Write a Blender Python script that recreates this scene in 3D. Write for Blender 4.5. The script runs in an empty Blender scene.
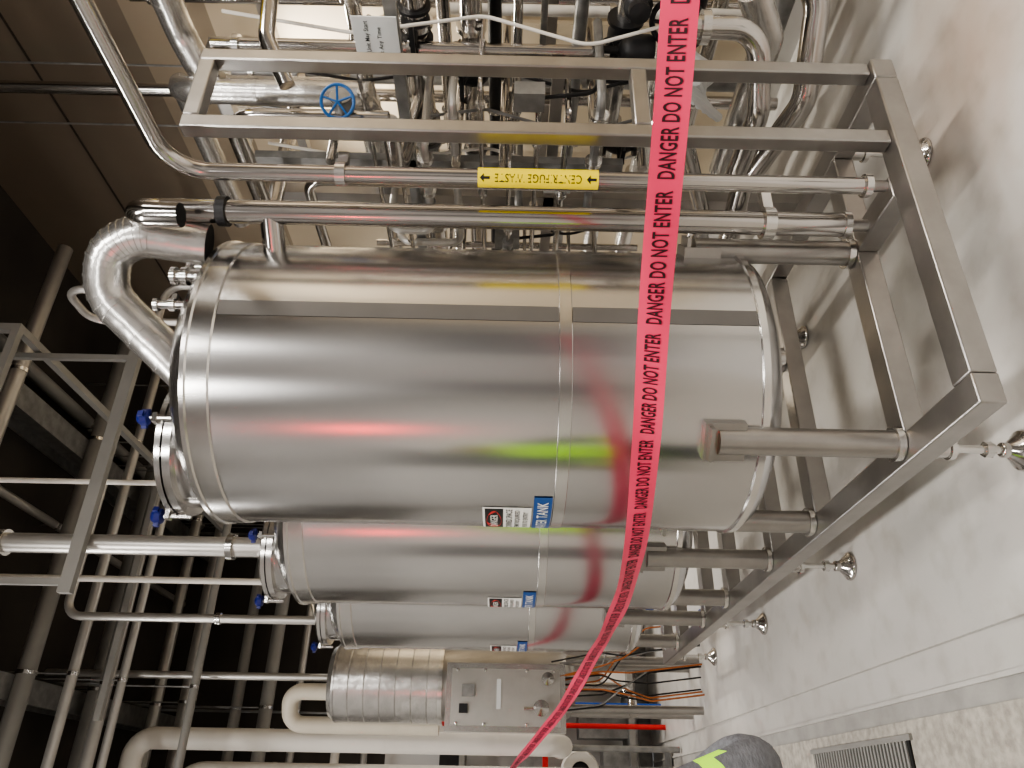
import bpy, bmesh, math, random, bisect
from mathutils import Vector, Matrix
random.seed(7)
sc = bpy.context.scene
COL = sc.collection
try:
    sc.view_settings.look = 'AgX - Medium High Contrast'
except Exception as e:
    print(e)

# ---------------------------------------------------------------- materials
def mat(name, col, rough=0.5, metal=0.0, noise=0.0, nscale=5.0, stretch=(1,1,1), bump=0.0, bscale=60.0,
        emis=None, estr=0.0, aniso=0.0, col2=None, lo=.35, hi=.65):
    m = bpy.data.materials.new(name); m.use_nodes = True
    nt = m.node_tree; N = nt.nodes; L = nt.links
    b = N['Principled BSDF']
    b.inputs['Base Color'].default_value = (*col, 1)
    b.inputs['Roughness'].default_value = rough
    b.inputs['Metallic'].default_value = metal
    if emis:
        b.inputs['Emission Color'].default_value = (*emis, 1)
        b.inputs['Emission Strength'].default_value = estr
    tc = N.new('ShaderNodeTexCoord')
    mp = N.new('ShaderNodeMapping'); mp.inputs['Scale'].default_value = stretch
    L.new(tc.outputs['Object'], mp.inputs['Vector'])
    nz = N.new('ShaderNodeTexNoise'); nz.inputs['Scale'].default_value = nscale
    nz.inputs['Detail'].default_value = 5
    L.new(mp.outputs['Vector'], nz.inputs['Vector'])
    if noise > 0 or col2:
        r = N.new('ShaderNodeValToRGB')
        c2 = col2 if col2 else tuple(max(0, c*(1-noise)) for c in col)
        r.color_ramp.elements[0].position = lo; r.color_ramp.elements[1].position = hi
        r.color_ramp.elements[0].color = (*c2, 1)
        r.color_ramp.elements[1].color = (*col, 1)
        L.new(nz.outputs['Fac'], r.inputs['Fac'])
        L.new(r.outputs['Color'], b.inputs['Base Color'])
    if bump > 0:
        n2 = N.new('ShaderNodeTexNoise'); n2.inputs['Scale'].default_value = bscale
        L.new(mp.outputs['Vector'], n2.inputs['Vector'])
        bp = N.new('ShaderNodeBump'); bp.inputs['Strength'].default_value = bump
        bp.inputs['Distance'].default_value = 0.01
        L.new(n2.outputs['Fac'], bp.inputs['Height'])
        L.new(bp.outputs['Normal'], b.inputs['Normal'])
    if aniso > 0:
        tg = N.new('ShaderNodeTangent'); tg.direction_type = 'RADIAL'; tg.axis = 'Z'
        L.new(tg.outputs['Tangent'], b.inputs['Tangent'])
        b.inputs['Anisotropic'].default_value = aniso
        b.inputs['Anisotropic Rotation'].default_value = 0.25
    return m

STEEL  = mat('brushed_tank_steel', (.62,.615,.61), .22, 1, noise=.14, nscale=2.5, stretch=(1,1,.35), aniso=.5, bump=.025, bscale=5)
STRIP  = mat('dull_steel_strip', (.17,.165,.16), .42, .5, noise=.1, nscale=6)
BAND   = mat('polished_band_steel', (.72,.71,.69), .2, 1, noise=.1, nscale=9)
FRAME  = mat('frame_steel', (.42,.405,.39), .36, 1, noise=.15, nscale=8, bump=.04, bscale=40)
PIPE   = mat('polished_pipe_steel', (.58,.56,.54), .16, 1, noise=.12, nscale=6)
SATIN  = mat('satin_pipe_steel', (.52,.505,.48), .36, .65, noise=.1, nscale=6)
CLAD   = mat('aluminium_cladding', (.68,.67,.65), .27, .9, noise=.15, nscale=12, bump=.3, bscale=14)
GALV   = mat('galvanised_steel', (.32,.32,.315), .45, .7, noise=.3, nscale=14)
GREYP  = mat('grey_painted_steel', (.29,.285,.27), .5, .2, noise=.12, nscale=5)
WHITE  = mat('white_pvc_jacket', (.72,.69,.64), .45, 0, noise=.06, nscale=4)
BEIGE  = mat('beige_pvc_elbow', (.60,.55,.46), .5, 0, noise=.08, nscale=6)
BLACK  = mat('black_iron', (.02,.02,.022), .45, .3, noise=.3, nscale=20)
HOLE   = mat('dark_bore', (.01,.01,.01), .9, 0, noise=.1)
BLUE   = mat('blue_plastic', (.006,.012,.14), .4, 0, noise=.1)
HBLUE  = mat('handwheel_blue', (.02,.14,.42), .4, 0, noise=.1)
YEL    = mat('yellow_label', (.95,.76,.01), .5, 0, noise=.04)
INK    = mat('black_ink', (.008,.008,.008), .6, 0, noise=.1)
RED    = mat('red_paint', (.62,.02,.02), .45, 0, noise=.08)
BLU2   = mat('blue_paint', (.02,.09,.42), .45, 0, noise=.08)
SIGNW  = mat('sign_white', (.80,.80,.78), .5, 0, noise=.03)
LABELB = mat('label_blue', (.01,.07,.26), .45, 0, noise=.05)
TAPE   = mat('red_barrier_tape', (.86,.060,.150), .40, 0, noise=.14, nscale=3)
TAPEINK= mat('tape_ink', (.03,.004,.006), .5, 0, noise=.05)
ORANGE = mat('orange_cable', (.38,.12,.03), .5, 0, noise=.1)
PAPER  = mat('paper_tag', (.66,.68,.68), .6, 0, noise=.04)

def floor_mat():
    m = mat('epoxy_concrete_floor', (.53,.515,.49), .36, 0, noise=.12, nscale=1.1, bump=.05, bscale=60)
    nt = m.node_tree; N = nt.nodes; L = nt.links; b = N['Principled BSDF']
    src = b.inputs['Base Color'].links[0].from_socket
    tc = [n for n in N if n.type=='TEX_COORD'][0]
    mp = N.new('ShaderNodeMapping'); mp.inputs['Location'].default_value=(-2.15,-1.62,0)
    L.new(tc.outputs['Object'], mp.inputs['Vector'])
    ln = N.new('ShaderNodeVectorMath'); ln.operation='LENGTH'; L.new(mp.outputs['Vector'], ln.inputs[0])
    nz = N.new('ShaderNodeTexNoise'); nz.inputs['Scale'].default_value=5; L.new(tc.outputs['Object'], nz.inputs['Vector'])
    ad = N.new('ShaderNodeMath'); ad.operation='MULTIPLY_ADD'; L.new(nz.outputs['Fac'], ad.inputs[0]); ad.inputs[1].default_value=.5
    L.new(ln.outputs['Value'], ad.inputs[2])
    mr = N.new('ShaderNodeMapRange'); mr.inputs['From Min'].default_value=.80; mr.inputs['From Max'].default_value=.28
    mr.inputs['To Max'].default_value=.55
    L.new(ad.outputs[0], mr.inputs['Value'])
    mx = N.new('ShaderNodeMix'); mx.data_type='RGBA'
    L.new(mr.outputs[0], mx.inputs[0]); L.new(src, mx.inputs[6]); mx.inputs[7].default_value=(.30,.18,.11,1)
    n3 = N.new('ShaderNodeTexNoise'); n3.inputs['Scale'].default_value=7; n3.inputs['Detail'].default_value=8
    L.new(tc.outputs['Object'], n3.inputs['Vector'])
    r3 = N.new('ShaderNodeValToRGB'); r3.color_ramp.elements[0].position=.30; r3.color_ramp.elements[1].position=.5
    r3.color_ramp.elements[0].color=(.86,.85,.83,1)
    L.new(n3.outputs['Fac'], r3.inputs['Fac'])
    m2 = N.new('ShaderNodeMix'); m2.data_type='RGBA'; m2.blend_type='MULTIPLY'; m2.inputs[0].default_value=1
    L.new(mx.outputs[2], m2.inputs[6]); L.new(r3.outputs['Color'], m2.inputs[7])
    L.new(m2.outputs[2], b.inputs['Base Color'])
    return m
FLOOR = floor_mat()
ROUGHF = mat('rough_concrete', (.46,.43,.38), .8, 0, noise=.35, nscale=26, bump=.3, bscale=90)
TRENCH = mat('trench_concrete', (.36,.35,.33), .6, 0, noise=.2, nscale=8, bump=.1)
WALLC = mat('cream_wall_panel', (.55,.47,.35), .55, 0, noise=.08, nscale=1.5)
WALLSHADE = mat('painted_shade_wall', (.19,.155,.115), .6, 0, noise=.15, nscale=1.5)  # painted shade: the unlit top of the cream wall
WALLHALF = mat('painted_half_shade_wall', (.32,.265,.195), .6, 0, noise=.15, nscale=1.5)  # painted shade: middle step between cream wall and dark top
WALLW = mat('white_wall_panel', (.62,.61,.59), .5, 0, noise=.06, nscale=1.5)
WALLG = mat('grey_wall_panel', (.38,.37,.36), .55, 0, noise=.1, nscale=1.5)
CEIL  = mat('dark_ceiling_deck', (.045,.037,.03), .8, 0, noise=.3, nscale=2)
REFLDOORM = mat('dark_reflection_door', (.15,.15,.155), .5, 0, noise=.1)

# ---------------------------------------------------------------- builder
class B:
    def __init__(s, name):
        s.name=name; s.v=[]; s.f=[]; s.m=[]; s.mats=[]
    def mi(s, m):
        if m not in s.mats: s.mats.append(m)
        return s.mats.index(m)
    def add(s, vs, fs, m):
        o=len(s.v); s.v += [tuple(v) for v in vs]; k=s.mi(m)
        for f in fs: s.f.append([i+o for i in f]); s.m.append(k)
    def box(s, c, d, m, rot=None):
        hx,hy,hz=d[0]/2,d[1]/2,d[2]/2
        vs=[Vector((x,y,z)) for x in(-hx,hx) for y in(-hy,hy) for z in(-hz,hz)]
        if rot is not None: vs=[rot@v for v in vs]
        vs=[v+Vector(c) for v in vs]
        s.add(vs,[(0,1,3,2),(4,6,7,5),(0,4,5,1),(2,3,7,6),(0,2,6,4),(1,5,7,3)],m)
    def bb(s, a, b_, m):
        s.box([(a[i]+b_[i])/2 for i in range(3)],[abs(b_[i]-a[i]) for i in range(3)],m)
    def lathe(s, prof, m, M=Matrix(), seg=32, mats=None):
        vs=[];n=len(prof)
        for r,z in prof:
            for k in range(seg):
                a=2*math.pi*k/seg
                vs.append(M@Vector((r*math.cos(a),r*math.sin(a),z)))
        base=len(s.v); s.add(vs,[],m)
        for i in range(n-1):
            kk=s.mi(mats[i] if mats else m)
            for k in range(seg):
                s.f.append([base+i*seg+k,base+i*seg+(k+1)%seg,base+(i+1)*seg+(k+1)%seg,base+(i+1)*seg+k]); s.m.append(kk)
        if prof[0][0]>1e-4: s.f.append([base+k for k in range(seg)][::-1]); s.m.append(s.mi(m))
        if prof[-1][0]>1e-4: s.f.append([base+(n-1)*seg+k for k in range(seg)]); s.m.append(s.mi(m))
    def tube(s, pts, r, m, br=None, seg=16, closed=False, caps=True, capm=None, res=7):
        P=[Vector(p) for p in pts]
        if br is None: br=r*3
        path=[]
        if closed: path=P[:]
        else:
            path.append(P[0])
            for i in range(1,len(P)-1):
                a=(P[i-1]-P[i]); c=(P[i+1]-P[i]); la,lc=a.length,c.length
                a.normalize(); c.normalize()
                th=math.pi-a.angle(c)
                if th<.05: path.append(P[i]); continue
                Ln=min(br*math.tan(th/2), la*.49, lc*.49); rr=Ln/math.tan(th/2)
                bis=(a+c).normalized(); cen=P[i]+bis*(rr/math.cos(th/2))
                s0=P[i]+a*Ln-cen; s1=P[i]+c*Ln-cen
                ax=s0.cross(s1).normalized()
                for k in range(res+1):
                    path.append(cen+Matrix.Rotation(th*k/res,3,ax)@s0)
            path.append(P[-1])
        n=len(path); vs=[]
        T=[]
        for i in range(n):
            if closed: t=path[(i+1)%n]-path[i-1]
            elif i==0: t=path[1]-path[0]
            elif i==n-1: t=path[-1]-path[-2]
            else: t=(path[i+1]-path[i]).normalized()+(path[i]-path[i-1]).normalized()
            T.append(t.normalized())
        u=T[0].orthogonal().normalized()
        for i in range(n):
            u=(u-T[i]*u.dot(T[i])).normalized(); w=T[i].cross(u)
            for k in range(seg):
                a=2*math.pi*k/seg; vs.append(path[i]+(u*math.cos(a)+w*math.sin(a))*r)
        fs=[]
        for i in range(n if closed else n-1):
            j=(i+1)%n
            fs+=[(i*seg+k,i*seg+(k+1)%seg,j*seg+(k+1)%seg,j*seg+k) for k in range(seg)]
        s.add(vs,fs,m)
        if caps and not closed:
            s.add(vs[:seg],[tuple(range(seg))[::-1]],capm or m)
            s.add(vs[-seg:],[tuple(range(seg))],capm or m)
        return path
    def ring(s, p, axis, r, h, m, seg=24):
        p=Vector(p); a=Vector(axis).normalized()*h/2
        s.tube([p-a,p+a],r,m,seg=seg)
    def obj(s, loc=None, bevel=0, parent=None):
        me=bpy.data.meshes.new(s.name)
        V=s.v
        o=bpy.data.objects.new(s.name,me)
        if loc is not None:
            V=[(v[0]-loc[0],v[1]-loc[1],v[2]-loc[2]) for v in V]; o.location=loc
        me.from_pydata(V,[],s.f)
        for m in s.mats: me.materials.append(m)
        me.polygons.foreach_set('material_index',s.m)
        me.polygons.foreach_set('use_smooth',[True]*len(s.f))
        me.update(); me.validate()
        me.set_sharp_from_angle(angle=math.radians(35))
        COL.objects.link(o)
        if bevel:
            md=o.modifiers.new('bevel','BEVEL'); md.width=bevel; md.segments=2; md.limit_method='ANGLE'; md.angle_limit=math.radians(50)
        if parent: o.parent=parent
        return o

def axisM(p, axis):
    q=Vector((0,0,1)).rotation_difference(Vector(axis).normalized())
    return Matrix.Translation(Vector(p))@q.to_matrix().to_4x4()

_tc={}
def text2d(s,off):
    if (s,off) not in _tc:
        cu=bpy.data.curves.new('txt','FONT'); cu.body=s; cu.align_x='CENTER'; cu.align_y='CENTER'; cu.offset=off
        cu.resolution_u=3; cu.space_character=1.08
        o=bpy.data.objects.new('txt',cu); COL.objects.link(o)
        dg=bpy.context.evaluated_depsgraph_get(); dg.update()
        me=bpy.data.meshes.new_from_object(o.evaluated_get(dg))
        vs=[(v.co.x,v.co.y) for v in me.vertices]; fs=[tuple(p.vertices) for p in me.polygons]
        bpy.data.objects.remove(o); bpy.data.meshes.remove(me); bpy.data.curves.remove(cu)
        x0=min(v[0] for v in vs);x1=max(v[0] for v in vs);y0=min(v[1] for v in vs);y1=max(v[1] for v in vs)
        vs=[((v[0]-(x0+x1)/2)/(x1-x0),(v[1]-(y0+y1)/2)/(y1-y0)) for v in vs]
        _tc[(s,off)]=(vs,fs)
    return _tc[(s,off)]
def put_text(b, s, w, h, fn, m, off=.010):
    vs,fs=text2d(s,off)
    b.add([fn(x*w,y*h) for x,y in vs],fs,m)

# ---------------------------------------------------------------- room shell
def slab(name,a,b_,m):
    q=B(name); q.bb(a,b_,m); return q.obj()
XW=3.6; XL=-3.6; YN=-4.0; YF=8.2; ZC=4.95
fl=B('floor')
fl.bb((.49,YN,-.1),(XW,YF,0),FLOOR)
fl.bb((.36,YN,-.12),(.49,YF,-.018),FLOOR)
fl.bb((.345,YN,-.1),(.36,YF,-.004),FLOOR)
fl.bb((.28,YN,-.1),(.345,YF,-.014),TRENCH)
fl.bb((XL,YN,-.1),(.28,YF,-.006),ROUGHF)
fl.obj()
w=B('wall_right')
w.bb((XW,YN,0),(XW+.1,YF,3.1),WALLC)
w.bb((XW,YN,3.1),(XW+.1,YF,3.55),WALLHALF)
w.bb((XW,YN,3.55),(XW+.1,YF,ZC),WALLSHADE)  # wall's fall into shade painted as darker steps
y=YN+.15
while y<YF:
    w.bb((XW-.03,y,.18),(XW+.01,y+.09,2.2),WALLC); y+=.40
w.bb((XW-.008,YN,4.2),(XW+.01,YF,4.21),CEIL)
w.obj()
slab('baseboard_right',(XW-.10,YN,0),(XW-.0,YF,.17),WALLW)
wl=B('wall_left'); wl.bb((XL-.1,YN,0),(XL,YF,2.6),WALLW); wl.bb((XL-.1,YN,2.6),(XL,YF,ZC),WALLG); wl.obj()
wn=B('wall_near'); wn.bb((XL,YN-.1,0),(XW,YN,ZC),WALLG); wn.obj()
def reflection_door(n,a,b_,along_x=True):
    dd=B('reflection_door_%d'%n); H=2.45
    def q(u0,u1,d0,d1,z0,z1,m):
        if along_x: dd.bb((u0,YN+.002+d0,z0),(u1,YN+.002+d1,z1),m)
        else: dd.bb((XL+.002+d0,u0,z0),(XL+.002+d1,u1,z1),m)
    q(a,b_,0,.04,0,H,REFLDOORM); q(a-.08,a,0,.07,0,H+.08,GALV); q(b_,b_+.08,0,.07,0,H+.08,GALV); q(a,b_,0,.07,H,H+.08,GALV)
    q(a+.08,a+.11,.04,.09,1.0,1.14,PIPE); q((a+b_)/2-.004,(a+b_)/2+.004,.04,.043,0,H,INK); dd.obj()
reflection_door(1,-2.6,-1.6); reflection_door(2,.9,2.7); reflection_door(3,1.2,2.3,False)  # unseen doors, added to give dark upright reflections on the tanks
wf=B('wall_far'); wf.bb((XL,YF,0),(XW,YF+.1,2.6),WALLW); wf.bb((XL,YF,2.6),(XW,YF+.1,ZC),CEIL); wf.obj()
slab('baseboard_far',(XL,YF-.05,0),(XW,YF,.12),GALV)
slab('ceiling',(XL,YN,ZC),(XW,YF,ZC+.1),CEIL)
for i,xx in enumerate((-2.0,.6,2.3)):
    q=B('ceiling_beam')
    q.bb((xx-.08,YN,ZC-.02),(xx+.08,YF,ZC),GALV); q.bb((xx-.01,YN,ZC-.22),(xx+.01,YF,ZC-.02),GALV); q.bb((xx-.08,YN,ZC-.25),(xx+.08,YF,ZC-.22),GALV)
    q.obj()
g=B('drain_grate')
g.bb((.10,3.0,-.006),(.23,3.95,.001),HOLE)
for k in range(32): g.bb((.115,3.02+k*.029,.0),(.215,3.035+k*.029,.006),GREYP)
g.bb((.095,2.98,-.006),(.115,3.97,.006),GREYP); g.bb((.215,2.98,-.006),(.235,3.97,.006),GREYP)
g.obj()

# ---------------------------------------------------------------- water tanks
def cylpt(cx,cy,R,a,z): return (cx+R*math.cos(a),cy+R*math.sin(a),z)
def patch(b,cx,cy,R,ac,w,z0,z1,m,n=8):
    vs=[]
    for i in range(n+1):
        a=ac+(-.5+i/n)*w/R
        vs+= [cylpt(cx,cy,R,a,z0),cylpt(cx,cy,R,a,z1)]
    b.add(vs,[(2*i,2*i+2,2*i+3,2*i+1) for i in range(n)],m)
LEG=.35
ZF=.34
R0=.480
ZT=2.43
def tank(cx,cy):
    b=B('water_tank')
    T=Matrix.Translation((cx,cy,0))
    prof=[(0,.605),(.25,.62),(.39,.65),(.46,.685),(R0-.003,.715),(R0+.008,.718),(R0+.008,.738),(R0,.741),
          (R0,1.293),(R0+.0025,1.295),(R0+.0025,1.330),(R0,1.332),
          (R0,ZT-.085),(R0+.006,ZT-.08),(R0+.006,ZT-.02),(R0+.011,ZT-.015),(R0+.011,ZT-.002),(R0-.003,ZT),(.452,ZT+.030),(.40,ZT+.065),(.25,ZT+.10),(0,ZT+.12)]
    ms=[]
    for i in range(len(prof)-1):
        z=(prof[i][1]+prof[i+1][1])/2
        ms.append(BAND if (.716<z<.7405 or 1.293<z<1.332 or ZT-.085<z<ZT) else STEEL)
    b.lathe(prof,STEEL,T,seg=96,mats=ms)
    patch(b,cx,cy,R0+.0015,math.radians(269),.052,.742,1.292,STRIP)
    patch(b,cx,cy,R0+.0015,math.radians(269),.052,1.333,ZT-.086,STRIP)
    for sx in(-1,1):
        for sy in(-1,1):
            lx,ly=cx+sx*LEG,cy+sy*LEG
            d=Vector((sx,sy,0)).normalized()
            b.tube([(lx,ly,ZF),(lx,ly,.87)],.041,FRAME,seg=24)
            b.ring((lx,ly,ZF+.012),(0,0,1),.052,.02,BAND)
            ang=math.atan2(sy,sx)
            R_=Matrix.Rotation(ang,3,'Z')
            c0=Vector((cx,cy,0))
            b.box(c0+d*(R0+.012)+Vector((0,0,.85)),(.035,.115,.12),FRAME,R_)
            b.box(c0+d*(R0+.03)+Vector((0,0,.895)),(.06,.10,.012),FRAME,R_)
    mx,my=cx-.23,cy+.05
    M=Matrix.Translation((mx,my,0))
    z=ZT+.10
    b.lathe([(.205,ZT-.0),(.205,z),(.232,z+.005),(.232,z+.03),(.205,z+.032)],STEEL,M,48,mats=[STEEL,BAND,BAND,BAND])
    b.lathe([(.236,z+.034),(.236,z+.052),(.20,z+.07),(.12,z+.095),(0,z+.105)],STEEL,M,48,mats=[BAND,STEEL,STEEL,STEEL])
    for dg in(-92,-2,88,178):
        a=math.radians(dg); c,s_=math.cos(a),math.sin(a)
        x,y=mx+.245*c,my+.245*s_
        b.tube([(x,y,z-.02),(x,y,z+.09)],.008,BAND,seg=10)
        b.box((mx+.225*c,my+.225*s_,z+.057),(.06,.03,.014),BAND,Matrix.Rotation(a,3,'Z'))
        if dg in(-92,178):
            b.lathe([(.010,z+.072),(.024,z+.077),(.027,z+.095),(.018,z+.108),(.0,z+.115)],BLUE,Matrix.Translation((x,y,0)),14)
            for k in range(3):
                aa=a+k*2.1; b.box((x+.024*math.cos(aa),y+.024*math.sin(aa),z+.09),(.022,.016,.016),BLUE,Matrix.Rotation(aa,3,'Z'))
        else:
            b.ring((x,y,z+.085),(0,0,1),.014,.02,BAND,seg=6)
    b.tube([(mx+.2*math.cos(1),my+.2*math.sin(1),z+.08),(mx+.03,my+.05,z+.16),(mx-.1,my-.08,z+.085)],.008,BAND,br=.04,seg=8)
    for dx,dy,r,h in((.16,-.40,.020,.03),(.26,-.32,.026,.02),(.26,.05,.04,.08),(.05,-.40,.014,.06)):
        x,y=cx+dx,cy+dy
        b.tube([(x,y,ZT),(x,y,ZT+.08+h)],r,PIPE,seg=16)
        b.ring((x,y,ZT+.06+h*.5),(0,0,1),r*1.5,.018,BAND)
        b.ring((x,y,ZT+.08+h),(0,0,1),r*1.5,.014,BAND)
        b.box((x+r*1.7,y,ZT+.06+h*.5),(.03,.015,.015),BAND)
    ac=math.radians(178)
    patch(b,cx,cy,R0+.0025,ac,.215,1.398,1.552,SIGNW)
    patch(b,cx,cy,R0+.0030,ac,.20,1.487,1.545,INK)
    vs=[cylpt(cx,cy,R0+.0036,ac+(.086*math.cos(t))/R0,1.516+.024*math.sin(t)) for t in [i*math.pi/12 for i in range(24)]]
    b.add(vs,[tuple(range(24))],RED)
    def fn(zc,e=.0042): return lambda u,v:(cylpt(cx,cy,R0+e,ac+u/R0,zc+v))
    put_text(b,'DANGER',.12,.024,fn(1.516),SIGNW)
    put_text(b,'CONFINED SPACE',.19,.020,fn(1.468,.0032),INK)
    put_text(b,'PERMIT REQUIRED',.18,.018,fn(1.441,.0032),INK)
    put_text(b,'PRIOR TO ENTRY',.16,.016,fn(1.416,.0032),INK)
    ab=math.radians(180.5)
    patch(b,cx,cy,R0+.0030,ab,.29,1.335,1.392,LABELB)
    put_text(b,'WATER TANK',.24,.034,lambda u,v:cylpt(cx,cy,R0+.0042,ab+u/R0,1.3635+v),SIGNW)
    return b.obj(loc=(cx,cy,ZF))
TY=[2.34,3.54,4.74]
for cy in TY: tank(1.275,cy)

# ---------------------------------------------------------------- skid frame
f=B('tank_skid_frame')
h=.07; z1=ZF; z0=ZF-h; y0=1.60; y1=5.62
f.bb((.86,y0,z0),(.945,y1,z1),FRAME)
f.bb((2.02,y0,z0),(2.105,y1,z1),FRAME)
f.bb((.946,y0,z0),(2.019,y0+.085,z1),FRAME)
f.bb((.946,y1-.085,z0),(2.019,y1,z1),FRAME)
for cy in TY:
    for s_ in(-1,1):
        f.bb((.946,cy+s_*LEG-.043,z0),(2.019,cy+s_*LEG+.043,z1),FRAME)
f.bb((1.60,y0+.085,z0),(1.68,2.34-LEG-.043,z1),FRAME)
def foot(b,x,y):
    b.tube([(x,y,.05),(x,y,z0)],.012,BAND,seg=12)
    b.lathe([(.060,0),(.060,.012),(.045,.022),(.022,.05),(.022,.07)],PIPE,Matrix.Translation((x,y,0)),28)
    b.ring((x,y,.105),(0,0,1),.024,.022,BAND,seg=6)
    b.lathe([(.026,z0-.05),(.026,z0)],PIPE,Matrix.Translation((x,y,0)),20)
    b.ring((x,y,z0-.055),(0,0,1),.032,.015,BAND)
for yy in(1.96,3.18,4.38,5.50):
    for xx in(.90,2.06): foot(f,xx,yy)
f.obj(bevel=.005)

g=B('pipe_support_frame')
yy=1.643; t=.05
g.bb((1.755,yy-t/2,ZF),(1.805,yy+t/2,2.485),FRAME)
g.bb((2.055,yy-t/2,ZF),(2.105,yy+t/2,2.485),FRAME)
g.bb((1.806,yy-t/2,2.435),(2.054,yy+t/2,2.485),FRAME)
g.bb((1.806,yy-t/2,1.06),(2.054,yy+t/2,1.11),FRAME)
g.obj(bevel=.005)

# ---------------------------------------------------------------- pipes near tank 1
p=B('centrifuge_waste_pipe')
ax_,ay_=1.66,1.71
r=.026
p.tube([(ax_,ay_,.385),(ax_,ay_,2.52),(ax_,-.6,2.52)],r,PIPE,br=.13,seg=24,res=12)
p.ring((ax_,ay_,.40),(0,0,1),.036,.02,BAND)
p.ring((ax_,ay_,2.00),(0,0,1),.037,.03,BAND); p.box((ax_+.05,ay_-.0,2.00),(.06,.03,.03),BAND)
p.tube([(ax_,ay_,ZF),(ax_,ay_,.40)],.018,FRAME)
aa0=math.atan2(-ay_,-ax_)
rl=.0290
p.ring((ax_,ay_,1.402),(0,0,1),rl,.365,YEL,seg=32)
put_text(p,'CENTRIFUGE WASTE',.262,.025,lambda u,v:cylpt(ax_,ay_,rl+.0008,aa0-v/rl,1.402+u),INK,.004)
for zz,sg in((1.240,-1),(1.562,1)):
    R_=rl+.0008
    def q(u,v): return cylpt(ax_,ay_,R_,aa0-v/rl,zz+u)
    p.add([q(-.014,-.004),q(.004,-.004),q(.004,-.013),q(.016,0),q(.004,.013),q(.004,.004),q(-.014,.004)],[(0,1,2,3,4,5,6)],INK)
p.obj()

p=B('tank_overflow_pipe')
bx,by=1.635,1.86
p.tube([(bx,by,.40),(bx,by,2.64),(bx-.085,by-.075,2.64),(bx-.085,by-.075,2.49)],.038,PIPE,br=.056,seg=24,res=10,capm=HOLE)
p.tube([(bx,by,2.25),(bx-.145,by+.185,2.25)],.036,PIPE,seg=24)
p.ring((bx-.125,by+.16,2.25),(-.16,.23,0),.05,.02,BAND)
p.ring((bx,by,2.40),(0,0,1),.048,.03,BLACK); p.ring((bx,by,.66),(0,0,1),.052,.035,BAND)
p.ring((bx,by,.41),(0,0,1),.043,.02,BAND)
p.box((bx+.09,by-.02,.66),(.14,.03,.03),BAND)
p.tube([(bx,by,ZF),(bx,by,.40)],.02,FRAME)
p.tube([(bx+.062,by+.05,.44),(bx+.062,by+.05,1.9)],.012,PIPE,seg=12)
p.obj()

d=B('insulated_vent_duct')
pth=d.tube([(1.20,2.18,2.52),(1.415,2.02,2.79),(1.525,1.93,2.77),(1.565,1.90,2.67),(1.565,1.945,2.46)],.068,CLAD,br=.12,seg=28,res=4,capm=HOLE)
for i in range(1,len(pth)-1):
    t_=(pth[i+1]-pth[i-1]).normalized(); d.ring(pth[i],t_,.0700,.010,CLAD,seg=28)
a_,b_=Vector(pth[0]),Vector(pth[1])
for k in(.3,.65): d.ring(a_.lerp(b_,k),b_-a_,.0700,.010,CLAD,seg=28)
d.tube([(1.20,2.18,2.46),(1.20,2.18,2.53)],.05,PIPE); d.ring((1.20,2.18,2.50),(0,0,1),.075,.02,BAND)
d.box((1.20,2.18,2.53),(.13,.13,.05),BAND)
d.obj()

# ---------------------------------------------------------------- drop pipes from ceiling
def pipe(name,pts,r,m,br=None,rings=(),seg=18):
    b=B(name); b.tube(pts,r,m,br=br,seg=seg)
    for pz in rings: b.ring(pz,(0,0,1),r*1.35,.03,BAND)
    return b.obj()
pipe('drop_pipe',[(1.42,3.72,ZT+.09),(1.42,3.72,ZC)],.014,WHITE,rings=[(1.42,3.72,3.6)])
pipe('drop_pipe',[(1.055,3.60,ZT+.215),(1.055,3.60,ZC)],.047,SATIN,rings=[(1.055,3.60,2.8),(1.055,3.60,3.9)])
pipe('drop_pipe',[(1.185,4.80,ZT+.21),(1.185,4.80,ZC)],.020,WHITE)
pipe('drop_pipe',[(.99,4.98,ZT+.2),(.99,4.98,4.28),(1.9,4.98,4.28)],.027,SATIN,br=.1,rings=[(.99,4.98,3.3)])
pipe('drop_pipe',[(.80,6.15,2.80),(.80,6.15,ZC)],.028,SATIN)
st=B('pipe_hanger_strut')
st.bb((.80,3.50,3.46),(2.1,3.54,3.52),GREYP)
for x in(.85,2.05): st.bb((x-.015,3.505,3.5),(x+.015,3.535,ZC),GREYP)
st.obj()
st=B('overhead_tube_rack')
st.bb((.4,3.30,4.0),(2.12,3.34,4.04),GREYP)
st.bb((2.08,3.34,4.0),(2.12,7.0,4.04),GREYP)
st.bb((2.08,3.30,4.04),(2.12,3.34,ZC),GREYP); st.bb((.4,3.30,4.04),(.44,3.34,ZC),GREYP)
st.bb((2.08,6.96,4.04),(2.12,7.0,ZC),GREYP)
st.bb((.4,5.2,4.0),(2.08,5.24,4.04),GREYP)
st.obj()
hdr=[(4.3,4.66,.05,SATIN),(5.42,4.36,.035,SATIN),(5.40,4.66,.06,GREYP),(5.7,4.15,.03,SATIN),(6.3,4.6,.07,GREYP),(7.1,4.2,.07,SATIN),(7.30,4.55,.05,SATIN),(7.5,3.9,.05,GREYP),(7.7,3.4,.035,SATIN),(7.75,3.0,.04,WHITE),(6.0,3.75,.03,GREYP),(5.9,4.35,.045,SATIN),(7.4,3.6,.06,GREYP),(7.85,2.75,.03,SATIN)]
for y,z,r,m in hdr:
    b=B('overhead_pipe'); b.tube([(-3.5,y,z),(3.4,y,z)],r,m,seg=20)
    for x in(-2.6,-.9,.7,2.4):
        b.tube([(x,y,z+r),(x,y,ZC)],.006,GALV,seg=6); b.ring((x,y,z),(1,0,0),r*1.12,.025,BAND)
    b.obj()
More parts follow.
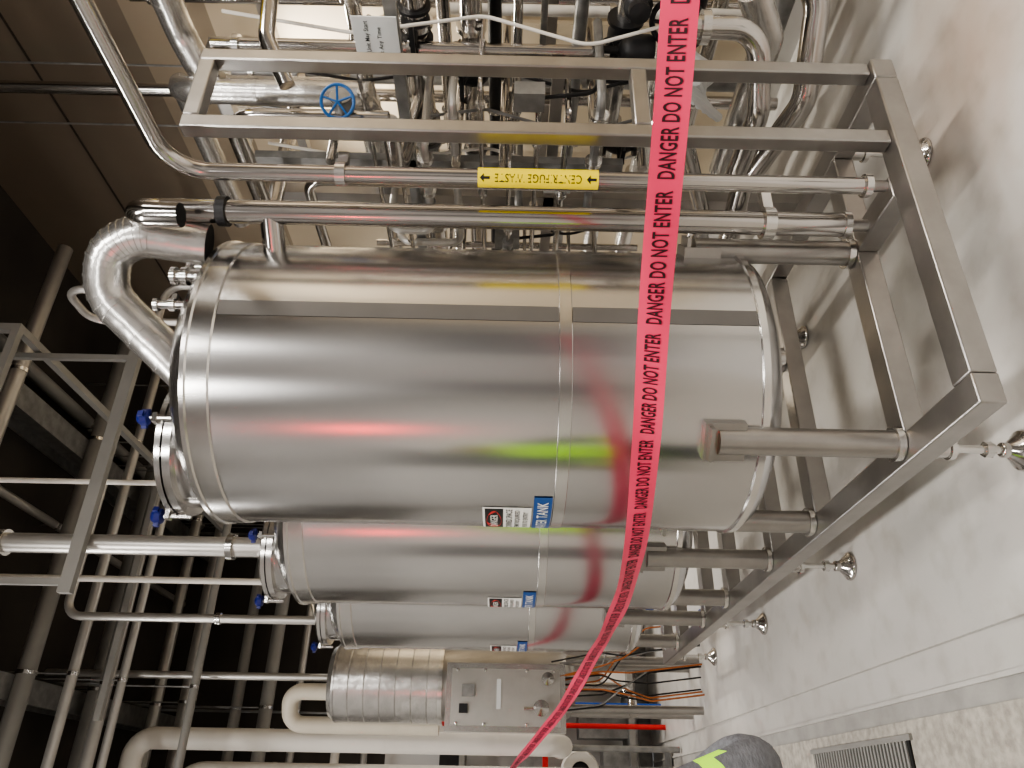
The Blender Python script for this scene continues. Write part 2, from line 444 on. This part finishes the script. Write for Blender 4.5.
for x,z,r,m in((-.15,4.84,.04,SATIN),(.2,4.55,.035,GREYP),(-.7,4.84,.06,GREYP),(1.75,4.84,.03,SATIN),(.85,4.53,.03,SATIN),(2.6,4.84,.05,GREYP),(1.2,4.75,.04,SATIN)):
    sh=x in(.2,.85,1.2)
    b=B('overhead_pipe'); b.tube([(x,.6,z),(x,3.2 if sh else 8.1,z)],r,m,seg=20)
    for y in((1.6,3.0) if sh else (1.6,3.1,5.5,6.9)):
        b.tube([(x,y,z+r),(x,y,ZC)],.006,GALV,seg=6); b.ring((x,y,z),(0,1,0),r*1.12,.025,BAND)
    b.obj()
vh=B('vent_hoop_pipe')
vh.tube([(1.95,3.0,2.3),(1.95,3.0,3.45),(1.95,2.75,3.45),(1.95,2.75,3.25)],.018,SATIN,br=.08)
vh.tube([(1.95,3.2,2.3),(1.95,3.2,3.25),(2.3,3.2,3.25),(2.3,3.2,2.9)],.018,SATIN,br=.08)
vh.obj()

jr=B('jacketed_riser_pipe'); jr.tube([(.39,7.0,.98),(.39,6.6,.98),(.39,6.6,4.35),(-1.8,6.6,4.35)],.082,WHITE,br=.14,seg=24)
for zz in(1.5,2.4,3.3): jr.ring((.39,6.6,zz),(0,0,1),.084,.03,WHITE)
jr.tube([(.39,6.9,0),(.39,6.9,.92)],.025,GALV); jr.obj()
jr=B('jacketed_riser_pipe'); jr.tube([(.16,6.85,0),(.16,6.85,4.05),(-1.8,6.85,4.05)],.082,WHITE,br=.2,seg=24)
for zz in(1.5,2.4,3.3): jr.ring((.16,6.85,zz),(0,0,1),.084,.03,WHITE)
jr.obj()

# ---------------------------------------------------------------- insulated vessel behind the row
v=B('insulated_vessel')
vx,vy=.77,6.15
T=Matrix.Translation((vx,vy,0))
prof=[(.285,1.92)]
z=1.92
while z<2.62:
    prof+=[(.285,z+.10),(.279,z+.105),(.285,z+.11)]; z+=.115
prof+=[(.285,2.70),(.25,2.76),(0,2.79)]
v.lathe(prof,CLAD,T,48)
v.lathe([(.15,.93),(.23,.98),(.26,1.05),(.26,1.92)],FRAME,T,40)
v.ring((vx,vy,1.93),(0,0,1),.292,.03,BAND,seg=48)
v.box((vx-.12,vy-.27,1.45),(.46,.10,.86),BAND)
v.box((vx-.12,vy-.325,1.45),(.38,.012,.78),SATIN)
for zz in(1.1,1.3,1.6,1.8):
    for xx in(-.3,.06): v.lathe([(.012,0),(.012,.012),(0,.014)],BAND,axisM((vx+xx,vy-.33,zz),(0,-1,0)),8)
v.box((vx-.08,vy-.345,1.72),(.08,.02,.09),GALV); v.box((vx-.1,vy-.335,1.5),(.2,.004,.03),PAPER)
v.box((vx-.2,vy-.345,1.75),(.06,.03,.06),BLACK)
v.lathe([(.035,0),(.035,.10),(.055,.10),(.055,.13),(.0,.14)],PIPE,axisM((vx-.2,vy-.32,1.2),(0,-1,0)),20)
v.lathe([(.03,0),(.03,.06),(.045,.06),(.045,.08),(.0,.09)],PIPE,axisM((vx+.0,vy-.32,1.15),(0,-1,0)),20)
v.tube([(vx-.2,vy-.40,1.2),(vx-.2,vy-.40,1.32)],.012,PIPE)
for sx in(-1,1):
    for sy in(-1,1): v.tube([(vx+sx*.17,vy+sy*.17,0),(vx+sx*.17,vy+sy*.17,1.0)],.03,FRAME)
v.tube([(vx,vy,.93),(vx,vy,.5),(vx-.2,vy-.1,.5)],.035,PIPE)
v.tube([(.70,6.15,2.70),(.70,6.15,3.08),(.48,6.28,3.08),(.48,6.28,1.95)],.06,BEIGE,br=.1,seg=20)
for k in range(16):
    a=random.uniform(.55,1.05); y=random.uniform(5.83,5.95)
    m=random.choice([ORANGE,BLACK,BLACK,ORANGE,GALV])
    x2=random.uniform(.6,1.2)
    v.tube([(a,y,1.02+random.random()*.1),(a+random.uniform(-.05,.1),y,.75),((a+x2)/2,y-.03,.55+random.random()*.15),(x2,y,.4),(x2+.05,y,.012)],.006,m,br=.12,seg=8)
v.obj(loc=(vx,vy,0))

# far-end items
q=B('hose_reel')
M=axisM((.24,7.26,.80),(-.1,-1,0))
q.lathe([(.06,-.08),(.06,.0),(.15,.0),(.16,.02),(.16,.10),(.15,.12),(.075,.12),(.07,.08),(0,.08)],WHITE,M,32,mats=[BLACK]*1+[WHITE]*5+[BLACK]*2)
q.lathe([(.055,.085),(.06,.13),(0,.135)],BLACK,M,20)
q.box((.25,7.34,.40),(.05,.05,.80),GALV); q.box((.25,7.34,.01),(.3,.2,.02),GALV)
q.obj()
q=B('storage_rack')
for x in(-.2,.78,1.7):
    q.bb((x-.03,7.55,0),(x+.03,7.61,2.5),BLU2 if x>.5 else GREYP)
    q.bb((x-.03,8.0,0),(x+.03,8.06,2.5),BLU2)
for z,m_ in((.25,GREYP),(1.05,RED),(1.8,GREYP)): 
    q.bb((-.17,7.56,z),(1.67,7.60,z+.05),m_); q.bb((-.17,8.01,z),(1.67,8.05,z+.05),m_)
    q.bb((-.17,7.6,z+.03),(1.67,8.01,z+.05),GALV)
for x,w_,h_,m in((.0,.2,.3,WHITE),(.3,.25,.25,BLACK),(.62,.2,.35,WHITE),(1.1,.3,.3,GALV),(1.45,.2,.2,BLUE)):
    for z in(.30,1.10,1.85):
        hh=h_*random.uniform(.7,1.3); q.bb((x-w_/2,7.68,z),(x+w_/2,7.95,z+hh),random.choice([m,WHITE,BLACK,GALV]))
q.obj()
fr=B('fire_riser_pipe'); fr.tube([(.60,7.42,0),(.60,7.42,2.5)],.022,RED)
for zz in(.6,1.4,2.2): fr.box((.60,7.47,zz),(.03,.1,.03),GALV)
fr.obj()

# ---------------------------------------------------------------- process piping manifold behind/right
def valve(b,p,axis,r,m=GALV,wheel=None,up=(0,0,1),wr=2.6):
    p=Vector(p); M=axisM(p,axis)
    b.lathe([(r*1.9,-r*2.2),(r*1.9,-r*1.8),(r*1.2,-r*1.7),(r*1.7,-r*.6),(r*1.7,r*.6),(r*1.2,r*1.7),(r*1.9,r*1.8),(r*1.9,r*2.2)],m,M,20)
    u=Vector(up).normalized()
    b.tube([p,p+u*r*4],r*.45,m,seg=10)
    if wheel:
        R=r*wr; c=p+u*r*4; e1=u.orthogonal().normalized(); e2=u.cross(e1)
        b.tube([c+(e1*math.cos(t)+e2*math.sin(t))*R for t in [i*math.pi/12 for i in range(24)]],r*.28,wheel,closed=True,seg=8)
        for k in range(5):
            t=k*2*math.pi/5; b.tube([c,c+(e1*math.cos(t)+e2*math.sin(t))*R],r*.2,wheel,seg=6)
    else:
        b.box(p+u*r*4,(r*.8,r*5,r*.5),m)

man=B('process_pipe_manifold')
for x,y in((2.95,1.62),(2.55,2.75),(3.3,2.0),(3.3,3.4),(2.55,3.75)):
    man.bb((x-.03,y-.03,0),(x+.03,y+.03,2.7),FRAME)
for z in(2.66,1.28):
    man.bb((2.52,2.0,z),(2.58,3.78,z+.05),FRAME); man.bb((3.27,1.97,z),(3.33,3.43,z+.05),FRAME)
for z,x,r,m,ya,yb in((2.14,2.8,.035,PIPE,1.2,4.2),(1.97,2.9,.022,PIPE,1.4,4.2),(1.88,2.72,.05,PIPE,1.3,4.2),(1.79,2.95,.03,PIPE,1.2,4.2),
                     (1.66,2.75,.045,PIPE,1.5,4.2),(1.57,2.95,.03,BLACK,1.2,4.2),(1.47,2.8,.02,PIPE,1.2,4.2),(1.36,2.9,.015,GALV,1.2,4.2),(1.20,2.95,.03,GALV,1.2,4.2),
                     (1.03,2.8,.04,CLAD,1.2,4.2),(.80,3.0,.05,CLAD,1.2,4.4),(.55,3.2,.04,PIPE,1.2,6.0),(.30,3.1,.045,GALV,1.0,6.0)):
    man.tube([(x,ya,z),(x,yb,z)],r,m,seg=16)
    for y in(1.9,2.5,3.1,3.7): man.ring((x,y+random.uniform(-.1,.1),z),(0,1,0),r*1.4,.025,BAND,seg=18)
for x,y,za,zb,r,m in((2.65,2.02,1.1,2.7,.03,PIPE),(2.9,2.3,.3,2.14,.02,PIPE),(2.62,2.45,.5,1.9,.022,WHITE),(3.0,2.55,.2,4.2,.03,PIPE),
                     (2.7,2.95,.6,2.6,.035,PIPE),(2.9,3.3,.3,2.4,.03,PIPE),(3.1,2.15,.3,1.8,.025,WHITE),(2.62,3.2,.8,2.2,.018,PIPE),
                     (2.5,2.3,.5,2.3,.016,GALV),(3.2,2.6,.2,2.9,.04,GALV),(3.3,2.25,.2,3.3,.035,PIPE)):
    man.tube([(x,y,za),(x,y,zb)],r,m,seg=16)
    man.ring((x,y,(za+zb)/2),(0,0,1),r*1.4,.025,BAND); man.ring((x,y,zb-.1),(0,0,1),r*1.4,.025,BAND)
valve(man,(2.72,1.95,1.88),(0,1,0),.035,BLACK,None,(-1,0,0))
valve(man,(2.72,2.5,1.88),(0,1,0),.035,GALV,None,(-1,0,0))
valve(man,(2.75,2.15,1.66),(0,1,0),.035,BLACK,None,(-1,0,.3))
valve(man,(2.75,2.7,1.66),(0,1,0),.03,GALV,None,(-1,0,.3))
valve(man,(2.62,2.45,1.0),(0,0,1),.035,BLACK,None,(-1,0,0))
valve(man,(2.80,2.05,1.03),(0,1,0),.04,BLACK,BLACK,(-1,0,.2))
valve(man,(2.75,1.85,.80),(0,1,0),.04,BLACK,BLACK,(-1,0,.4))
valve(man,(2.6,2.1,.80),(0,1,0),.035,BLACK,None,(-1,-.3,.4))
man.lathe([(.05,0),(.06,.02),(.06,.10),(.04,.13),(.015,.14),(.015,.2)],BLACK,Matrix.Translation((2.62,1.98,.93)),20)
man.lathe([(.055,0),(.055,.04),(.04,.06),(.04,.10),(0,.11)],BLACK,axisM((2.66,1.80,1.02),(-1,-.2,0)),20)
man.tube([(2.24,2.02,1.95),(2.24,2.02,2.55),(2.24,2.6,2.55),(3.4,2.6,2.55)],.035,PIPE,br=.1)
man.tube([(2.24,2.02,1.95),(2.24,2.3,1.95),(2.72,2.3,1.88)],.035,PIPE,br=.08)
man.tube([(2.15,2.25,.9),(2.15,2.25,2.3),(2.15,3.2,2.3)],.022,PIPE,br=.07)
man.tube([(2.15,2.25,.9),(2.8,2.25,.8)],.022,PIPE)
valve(man,(2.265,1.98,2.12),(0,1,0),.022,GALV,HBLUE,(-.6,-.75,0),2.7)
man.bb((2.42,1.55,1.90),(2.46,3.0,1.945),GALV)
man.bb((2.42,2.4,1.0),(2.46,2.44,2.6),GALV)
man.tube([(2.92,1.70,.9),(2.92,1.70,.42),(2.75,1.85,.30),(2.55,2.15,.28),(2.5,2.6,.42),(2.3,3.2,.42)],.05,PIPE,br=.16,seg=22,res=10)
man.ring((2.92,1.70,.75),(0,0,1),.07,.03,BAND); man.tube([(2.60,2.08,0),(2.60,2.08,.25)],.02,FRAME)
man.tube([(2.6,1.7,.62),(2.6,1.9,.5),(2.6,2.6,.5)],.06,CLAD,br=.1)
man.tube([(2.2,2.0,.95),(2.35,2.15,.80),(2.35,2.6,.62),(2.35,3.4,.62)],.035,PIPE,br=.12)
man.tube([(2.45,1.75,.85),(2.45,1.75,.60),(2.30,2.0,.55),(2.30,2.35,.55)],.042,PIPE,br=.12)
man.ring((2.45,1.75,.80),(0,0,1),.060,.03,BAND)
for z_ in(2.25,1.72,1.52,1.13,.93): 
    man.tube([(2.35,2.35,z_),(3.5,2.35,z_)],.02,PIPE,seg=12)
# dense small-bore tubing, clamps, sample valves and cables on the front of the manifold
rs=random.Random(21)
for k in range(9):
    z_=1.15+k*.115; x=2.30+.05*(k%3); y0_=1.95+.12*(k%4); y1_=y0_+rs.uniform(.5,1.3); z2=z_+rs.choice([-.35,-.2,.2,.3])
    r_=rs.choice([.010,.013,.018]); m_=rs.choice([PIPE,PIPE,GALV,SATIN])
    man.tube([(2.75,y0_,z_),(x,y0_,z_),(x,y1_,z_),(x,y1_,z2),(2.8,y1_,z2)],r_,m_,br=r_*3,seg=10)
    man.ring((x,(y0_+y1_)/2,z_),(0,1,0),r_*2.0,.02,BAND); man.ring((x,y0_+.08,z_),(0,1,0),r_*2.0,.02,BAND)
    if k%3==0: valve(man,(x,(y0_+y1_)/2+.1,z_),(0,1,0),.014,GALV,None,(-1,0,.3))
for k in range(6):
    y=1.85+k*.22; man.tube([(2.62,y,2.6),(2.55,y+.03,2.1),(2.60,y-.02,1.6),(2.52,y+.04,1.2),(2.6,y,.9)],.007,rs.choice([BLACK,BLACK,GALV,WHITE]),br=.2,seg=8)
for y,z_ in((2.05,1.42),(2.5,1.28),(2.9,1.5)):
    man.box((2.42,y,z_),(.07,.09,.12),rs.choice([GALV,BLACK,PAPER])); man.tube([(2.42,y,z_-.06),(2.45,y,z_-.25),(2.6,y+.05,z_-.3)],.008,BLACK,br=.06,seg=8)
man.tube([(2.75,1.1,2.86),(2.75,2.05,2.86),(2.62,2.22,2.76),(2.62,2.22,2.1),(2.62,3.0,2.1)],.06,CLAD,br=.16,seg=24)
man.ring((2.75,1.60,2.86),(0,1,0),.063,.22,YEL,seg=24)
for zz in(2.6,2.45,2.3): man.ring((2.62,2.22,zz),(0,0,1),.0625,.012,CLAD)
for yy in(1.4,1.9): man.ring((2.75,yy,2.86),(0,1,0),.0625,.012,CLAD)
man.tube([(2.45,2.08,2.05),(2.45,2.08,2.80),(2.75,2.3,2.95),(2.75,3.2,2.95)],.05,CLAD,br=.14,seg=24)
for zz in(2.7,2.5,2.3): man.ring((2.45,2.08,zz),(0,0,1),.0525,.012,CLAD)
man.tube([(2.25,1.88,2.30),(2.40,1.80,2.38),(2.7,1.7,2.38)],.03,PIPE)
man.bb((2.395,1.70,1.90),(2.40,1.90,2.06),PAPER)
for i,(s_,w_,h_) in enumerate((('This Unit May Start',.17,.022),('At Any Time',.12,.02))):
    put_text(man,s_,w_,h_,lambda u,v,i=i:(2.393,1.80-u,2.01-i*.045+v),INK)
for k in range(6):
    a=k*.5
    man.tube([(2.45+.05*math.sin(a*3),1.85+.03*k,.85-.02*k),(2.42+.04*math.cos(a),1.95,.70+.03*k),(2.5,2.10+.02*k,.78-.03*k)],.02,PAPER,br=.05,seg=8)
man.obj()

lp=B('low_cross_pipe')
lp.tube([(2.25,2.6,.5),(2.25,5.5,.5)],.028,PIPE,br=.1)
for y in(2.7,5.4): lp.tube([(2.25,y,0),(2.25,y,.48)],.018,GALV)
lp.obj()

# ---------------------------------------------------------------- barrier tape
pts=[(1.62,.30,1.20),(1.284,.775,1.192),(1.153,.985,1.182),(.929,1.314,1.172),(.752,1.697,1.140),(.642,2.271,1.09),(.614,2.97,1.057),
     (.587,3.786,1.063),(.463,4.65,1.135),(.265,5.56,1.325),(.10,6.75,1.50)]
P=[Vector(q_) for q_ in pts]
def cr(p0,p1,p2,p3,t):
    return .5*((2*p1)+(-p0+p2)*t+(2*p0-5*p1+4*p2-p3)*t*t+(-p0+3*p1-3*p2+p3)*t**3)
path=[]
E=[P[0]*2-P[1]]+P+[P[-1]*2-P[-2]]
for i in range(1,len(E)-2):
    for k in range(24): path.append(cr(E[i-1],E[i],E[i+1],E[i+2],k/24))
path.append(P[-1])
S=[0]
for i in range(1,len(path)): S.append(S[-1]+(path[i]-path[i-1]).length)
def tp(s,v,off=0):
    s=max(0,min(S[-1]-1e-5,s)); i=bisect.bisect_right(S,s)-1; i=min(i,len(path)-2)
    f_=(s-S[i])/(S[i+1]-S[i]); p_=path[i].lerp(path[i+1],f_); t_=(path[i+1]-path[i]).normalized()
    up=Vector((0,0,1)); up=(up-t_*up.dot(t_)).normalized(); n=t_.cross(up)
    tilt=.22*math.sin(s*1.7)+.10*math.sin(s*5)
    up2=up*math.cos(tilt)+n*math.sin(tilt); n2=t_.cross(up2)
    return p_+up2*v+n2*(off+.003*math.sin(s*9+v*40))
tb=B('danger_barrier_tape')
n=int(S[-1]/.02); vs=[]
for i in range(n+1):
    s=S[-1]*i/n
    for v_ in(-.034,-.012,.012,.034): vs.append(tp(s,v_))
tb.add(vs,[(4*i+k,4*i+4+k,4*i+5+k,4*i+1+k) for i in range(n) for k in range(3)],TAPE)
s=.21
while s<S[-1]-.2:
    put_text(tb,'DANGER DO NOT ENTER',.285,.034,lambda u,v,c0=s:tp(c0-u,v,-.0014),TAPEINK,.016)
    s+=.308
tb.obj()
sp=B('barrier_post')
sp.tube([(1.645,.275,.02),(1.645,.275,1.3)],.022,GREYP); sp.lathe([(.17,0),(.17,.02),(.05,.05),(.03,.06)],BLACK,Matrix.Translation((1.645,.275,0)),28)
sp.obj()

# ---------------------------------------------------------------- light fixtures
def fixture(x,y,w,l,e,z=4.45,col=(1,.96,.91),spread=180):
    b=B('ceiling_light_fixture')
    b.bb((x-w/2,y-l/2,z),(x+w/2,y+l/2,z+.07),GALV)
    for yy in(y-l/3,y+l/3): b.tube([(x,yy,z+.07),(x,yy,ZC)],.006,GALV,seg=6)
    o=b.obj()
    ld=bpy.data.lights.new('lamp','AREA'); ld.shape='RECTANGLE'; ld.size=w*.9; ld.size_y=l*.95; ld.energy=e; ld.color=col
    ld.spread=math.radians(spread)
    lo=bpy.data.objects.new('lamp',ld); lo.location=(x,y,z-.01); COL.objects.link(lo); lo.parent=o
fixture(-1.3,-1.6,.3,1.3,85)
fixture(-1.3,1.4,.3,1.3,120,4.83)
fixture(-1.45,4.4,.3,1.3,115,4.83)
fixture(-2.4,7.2,.3,1.3,60,4.83)
fixture(1.2,-1.8,.3,1.3,80)
fixture(.9,.1,.3,1.3,58)
fixture(2.95,.1,.25,1.2,66,3.6,(1,.94,.85),130)  # added lamp, low and out of view, spread narrowed to light the lower wall
fixture(2.95,5.9,.25,1.2,55,3.3,(1,.93,.82),130)  # added lamp, hung low and hidden behind the tanks to light the wall
fixture(2.0,6.9,.25,.8,35,3.3,(1,.95,.89),150)
fixture(3.3,2.85,.20,.6,42,2.98,(1,.93,.82),120)
ex=B('added_red_sign')  # unseen glowing sign, added for the red streaks reflected in the tank
ex.bb((XL+.02,-.5,2.75),(XL+.08,.0,2.98),SIGNW)
GLOW=mat('red_glow',(.8,.02,.02),.4,0,emis=(1,.02,.02),estr=100)
put_text(ex,'EXIT',.42,.17,lambda u,v:(XL+.082,-.25+u,2.865+v),GLOW)
ex.obj()

# ---------------------------------------------------------------- worker beside the photographer
R3=Vector((.875,-.483,0)); F3=Vector((.483,.875,0))
def W(r,d,z): return R3*r+F3*d+Vector((0,0,z))
CLOTH=mat('grey_work_shirt',(.20,.21,.235),.85,0,noise=.3,nscale=40,stretch=(1,1,2.5),bump=.4,bscale=120)
VEST=mat('hi_vis_vest',(.50,.95,.03),.7,0,noise=.06,emis=(.5,.95,.03),estr=.5)  # emission added so the vest shows brighter in the tank reflection
TROU=mat('navy_trousers',(.04,.05,.08),.85,0,noise=.2,nscale=20)
BOOT=mat('brown_boots',(.08,.05,.03),.6,0,noise=.2)
SKIN=mat('skin',(.55,.34,.25),.5,0,noise=.06,nscale=20)
HAT=mat('white_hard_hat',(.8,.8,.78),.3,0,noise=.03)
HAIR=mat('brown_hair',(.06,.035,.02),.8,0,noise=.2)
def skin(name,nodes,edges,root,sub=2):
    me=bpy.data.meshes.new(name); me.from_pydata([n_[0] for n_ in nodes],edges,[]); me.update()
    o=bpy.data.objects.new(name,me); COL.objects.link(o)
    md=o.modifiers.new('skin','SKIN'); md.use_smooth_shade=True
    for i,n_ in enumerate(nodes):
        rr=n_[1]; rr=(rr,rr) if not isinstance(rr,tuple) else rr
        me.skin_vertices[0].data[i].radius=rr; me.skin_vertices[0].data[i].use_root=(i==root)
    s_=o.modifiers.new('sub','SUBSURF'); s_.levels=sub; s_.render_levels=sub
    bpy.context.view_layer.update()
    dg=bpy.context.evaluated_depsgraph_get()
    m2=bpy.data.meshes.new_from_object(o.evaluated_get(dg))
    o.modifiers.clear(); o.data=m2
    for p_ in m2.polygons: p_.use_smooth=True
    return o
C=-1.09; D0=1.42
nodes=[(W(C,D0,.98),(.15,.11)),(W(C,D0,1.12),(.14,.105)),(W(C,D0,1.30),(.165,.115)),(W(C,D0-.01,1.42),(.12,.09)),(W(C,D0,1.50),.055),(W(C,D0+.02,1.56),.055),
  (W(C+.18,D0,1.40),.075),(W(C+.285,D0-.02,1.20),.068),(W(C+.355,D0+.03,.975),.068),(W(C+.31,D0+.17,.98),.056),(W(C+.20,D0+.29,1.04),.036),
  (W(C-.18,D0,1.40),.075),(W(C-.27,D0-.02,1.22),.062),(W(C-.29,D0,1.04),.055),(W(C-.22,D0+.15,1.04),.046),(W(C-.12,D0+.28,1.08),.034),
  (W(C+.10,D0,.88),.095),(W(C+.11,D0+.01,.50),.065),(W(C+.12,D0-.02,.28),.058),(W(C+.12,D0-.02,.09),.045),(W(C+.13,D0+.13,.045),.04),
  (W(C-.10,D0,.88),.095),(W(C-.11,D0+.01,.50),.065),(W(C-.12,D0-.02,.28),.058),(W(C-.12,D0-.02,.09),.045),(W(C-.13,D0+.13,.045),.04)]
edges=[(0,1),(1,2),(2,3),(3,4),(4,5),(3,6),(6,7),(7,8),(8,9),(9,10),(3,11),(11,12),(12,13),(13,14),(14,15),
       (0,16),(16,17),(17,18),(18,19),(19,20),(0,21),(21,22),(22,23),(23,24),(24,25)]
root_e=bpy.data.objects.new('worker_in_hi_vis_vest',None); COL.objects.link(root_e)
body=skin('body',nodes,edges,0)
for m in(CLOTH,VEST,TROU,BOOT,SKIN): body.data.materials.append(m)
for p_ in body.data.polygons:
    c_=p_.center; rr=c_.dot(R3)-C; z=c_.z
    if z<.16: k=3
    elif z<.93 and rr<.25: k=2
    elif z>1.50: k=4
    elif abs(rr)<.195: k=1
    elif 1.06<z<1.10 and rr>.2: k=1
    else: k=0
    p_.material_index=k
body.parent=root_e
for sgn,(r0,d0,z0_) in((1,(C+.20,D0+.29,1.04)),(-1,(C-.12,D0+.28,1.08))):
    base=W(r0,d0,z0_); fw=(F3*.8-R3*sgn*.55+Vector((0,0,.1))).normalized(); side=Vector((0,0,1)); dn=fw.cross(side).normalized()
    nd=[(base,.030),(base+fw*.05,(.030,.018)),(base+fw*.09,(.034,.016))]; ed=[(0,1),(1,2)]
    hb=skin('hand',nd,ed,0); hb.data.materials.append(SKIN); hb.parent=root_e
    for k,ln in enumerate((.065,.075,.07,.055)):
        off=side*(.027-.018*k)
        a=base+fw*.085+off
        fg=skin('finger_%d'%(k+1),[(a,.009),(a+fw*ln*.5,.0085),(a+fw*ln*.8-dn*.015*sgn,.008),(a+fw*ln*.95-dn*.035*sgn,.007)],[(0,1),(1,2),(2,3)],0,1)
        fg.data.materials.append(SKIN); fg.parent=root_e
    a=base+fw*.035+side*.022
    th=skin('thumb',[(a,.012),(a+fw*.03+side*.025,.010),(a+fw*.06+side*.03-dn*.01*sgn,.008)],[(0,1),(1,2)],0,1)
    th.data.materials.append(SKIN); th.parent=root_e
hd=B('head'); hc=W(C,D0+.03,1.655)
Mh=Matrix.Translation(hc)@Matrix.Rotation(math.atan2(F3.y,F3.x)-math.pi/2,4,'Z')
vs=[];seg=28;rg=20
for i in range(rg+1):
    ph=math.pi*i/rg
    for k in range(seg):
        a=2*math.pi*k/seg
        x=.075*math.sin(ph)*math.cos(a); y=.095*math.sin(ph)*math.sin(a); z=.118*math.cos(ph)
        if z<-.03: 
            t_=(-.03-z)/.09; x*=1-.25*t_; y=y*(1-.12*t_)+.012*t_
        if y>.07 and abs(x)<.018 and -.035<z<.02: y+=.016*(1-abs(x)/.018)
        if y>.06 and .012<abs(x)<.045 and .0<z<.03: y-=.006
        vs.append(Mh@Vector((x,y,z)))
hd.add(vs,[(i*seg+k,(i+1)*seg+k,(i+1)*seg+(k+1)%seg,i*seg+(k+1)%seg) for i in range(rg) for k in range(seg)],SKIN)
for sx in(-1,1):
    hd.lathe([(0,-.011),(.008,-.008),(.011,0),(.008,.008),(0,.011)],SIGNW,Mh@Matrix.Translation((sx*.03,.080,.012)),12)
    hd.lathe([(.005,0),(.0,.003)],INK,Mh@Matrix.Translation((sx*.03,.090,.012))@Matrix.Rotation(-math.pi/2,4,'X'),10)
    hd.lathe([(0,-.03),(.010,-.02),(.014,0),(.012,.02),(0,.03)],SKIN,Mh@Matrix.Translation((sx*.076,-.005,.0)),12)
hd.tube([Mh@Vector((-.022,.086,-.055)),Mh@Vector((0,.094,-.057)),Mh@Vector((.022,.086,-.055))],.005,RED,seg=8)
hd.lathe([(.080,-.02),(.084,.03),(.078,.05)],HAIR,Mh@Matrix.Translation((0,-.018,0))@Matrix.Diagonal((1,1.05,1,1)),28)
hd.lathe([(.125,.045),(.125,.052),(.098,.056),(.100,.09),(.085,.13),(.05,.155),(0,.162)],HAT,Mh@Matrix.Diagonal((.95,1.12,1,1)),36)
o=hd.obj(); o.parent=root_e

# ---------------------------------------------------------------- camera (phone held sideways)
cam=bpy.data.cameras.new('camera'); co=bpy.data.objects.new('camera',cam); COL.objects.link(co)
cam.sensor_width=36; cam.lens=36*755/1024; cam.clip_start=.05
th=math.radians(28.9); Fv=Vector((math.sin(th),math.cos(th),0)); Rv=Vector((math.cos(th),-math.sin(th),0)); Z=Vector((0,0,1))
pitch=math.radians(-.3)
F2=Fv*math.cos(pitch)+Z*math.sin(pitch); U2=Z*math.cos(pitch)-Fv*math.sin(pitch)
al=math.radians(1.2)
lx=-U2*math.cos(al)+Rv*math.sin(al); ly=U2*math.sin(al)+Rv*math.cos(al); lz=-F2
M=Matrix((lx,ly,lz)).transposed().to_4x4(); M.translation=Vector((0,0,1.48))
co.matrix_world=M
sc.camera=co
wd=bpy.data.worlds.new('world'); sc.world=wd; wd.use_nodes=True
wd.node_tree.nodes['Background'].inputs[0].default_value=(.5,.5,.5,1); wd.node_tree.nodes['Background'].inputs[1].default_value=.3
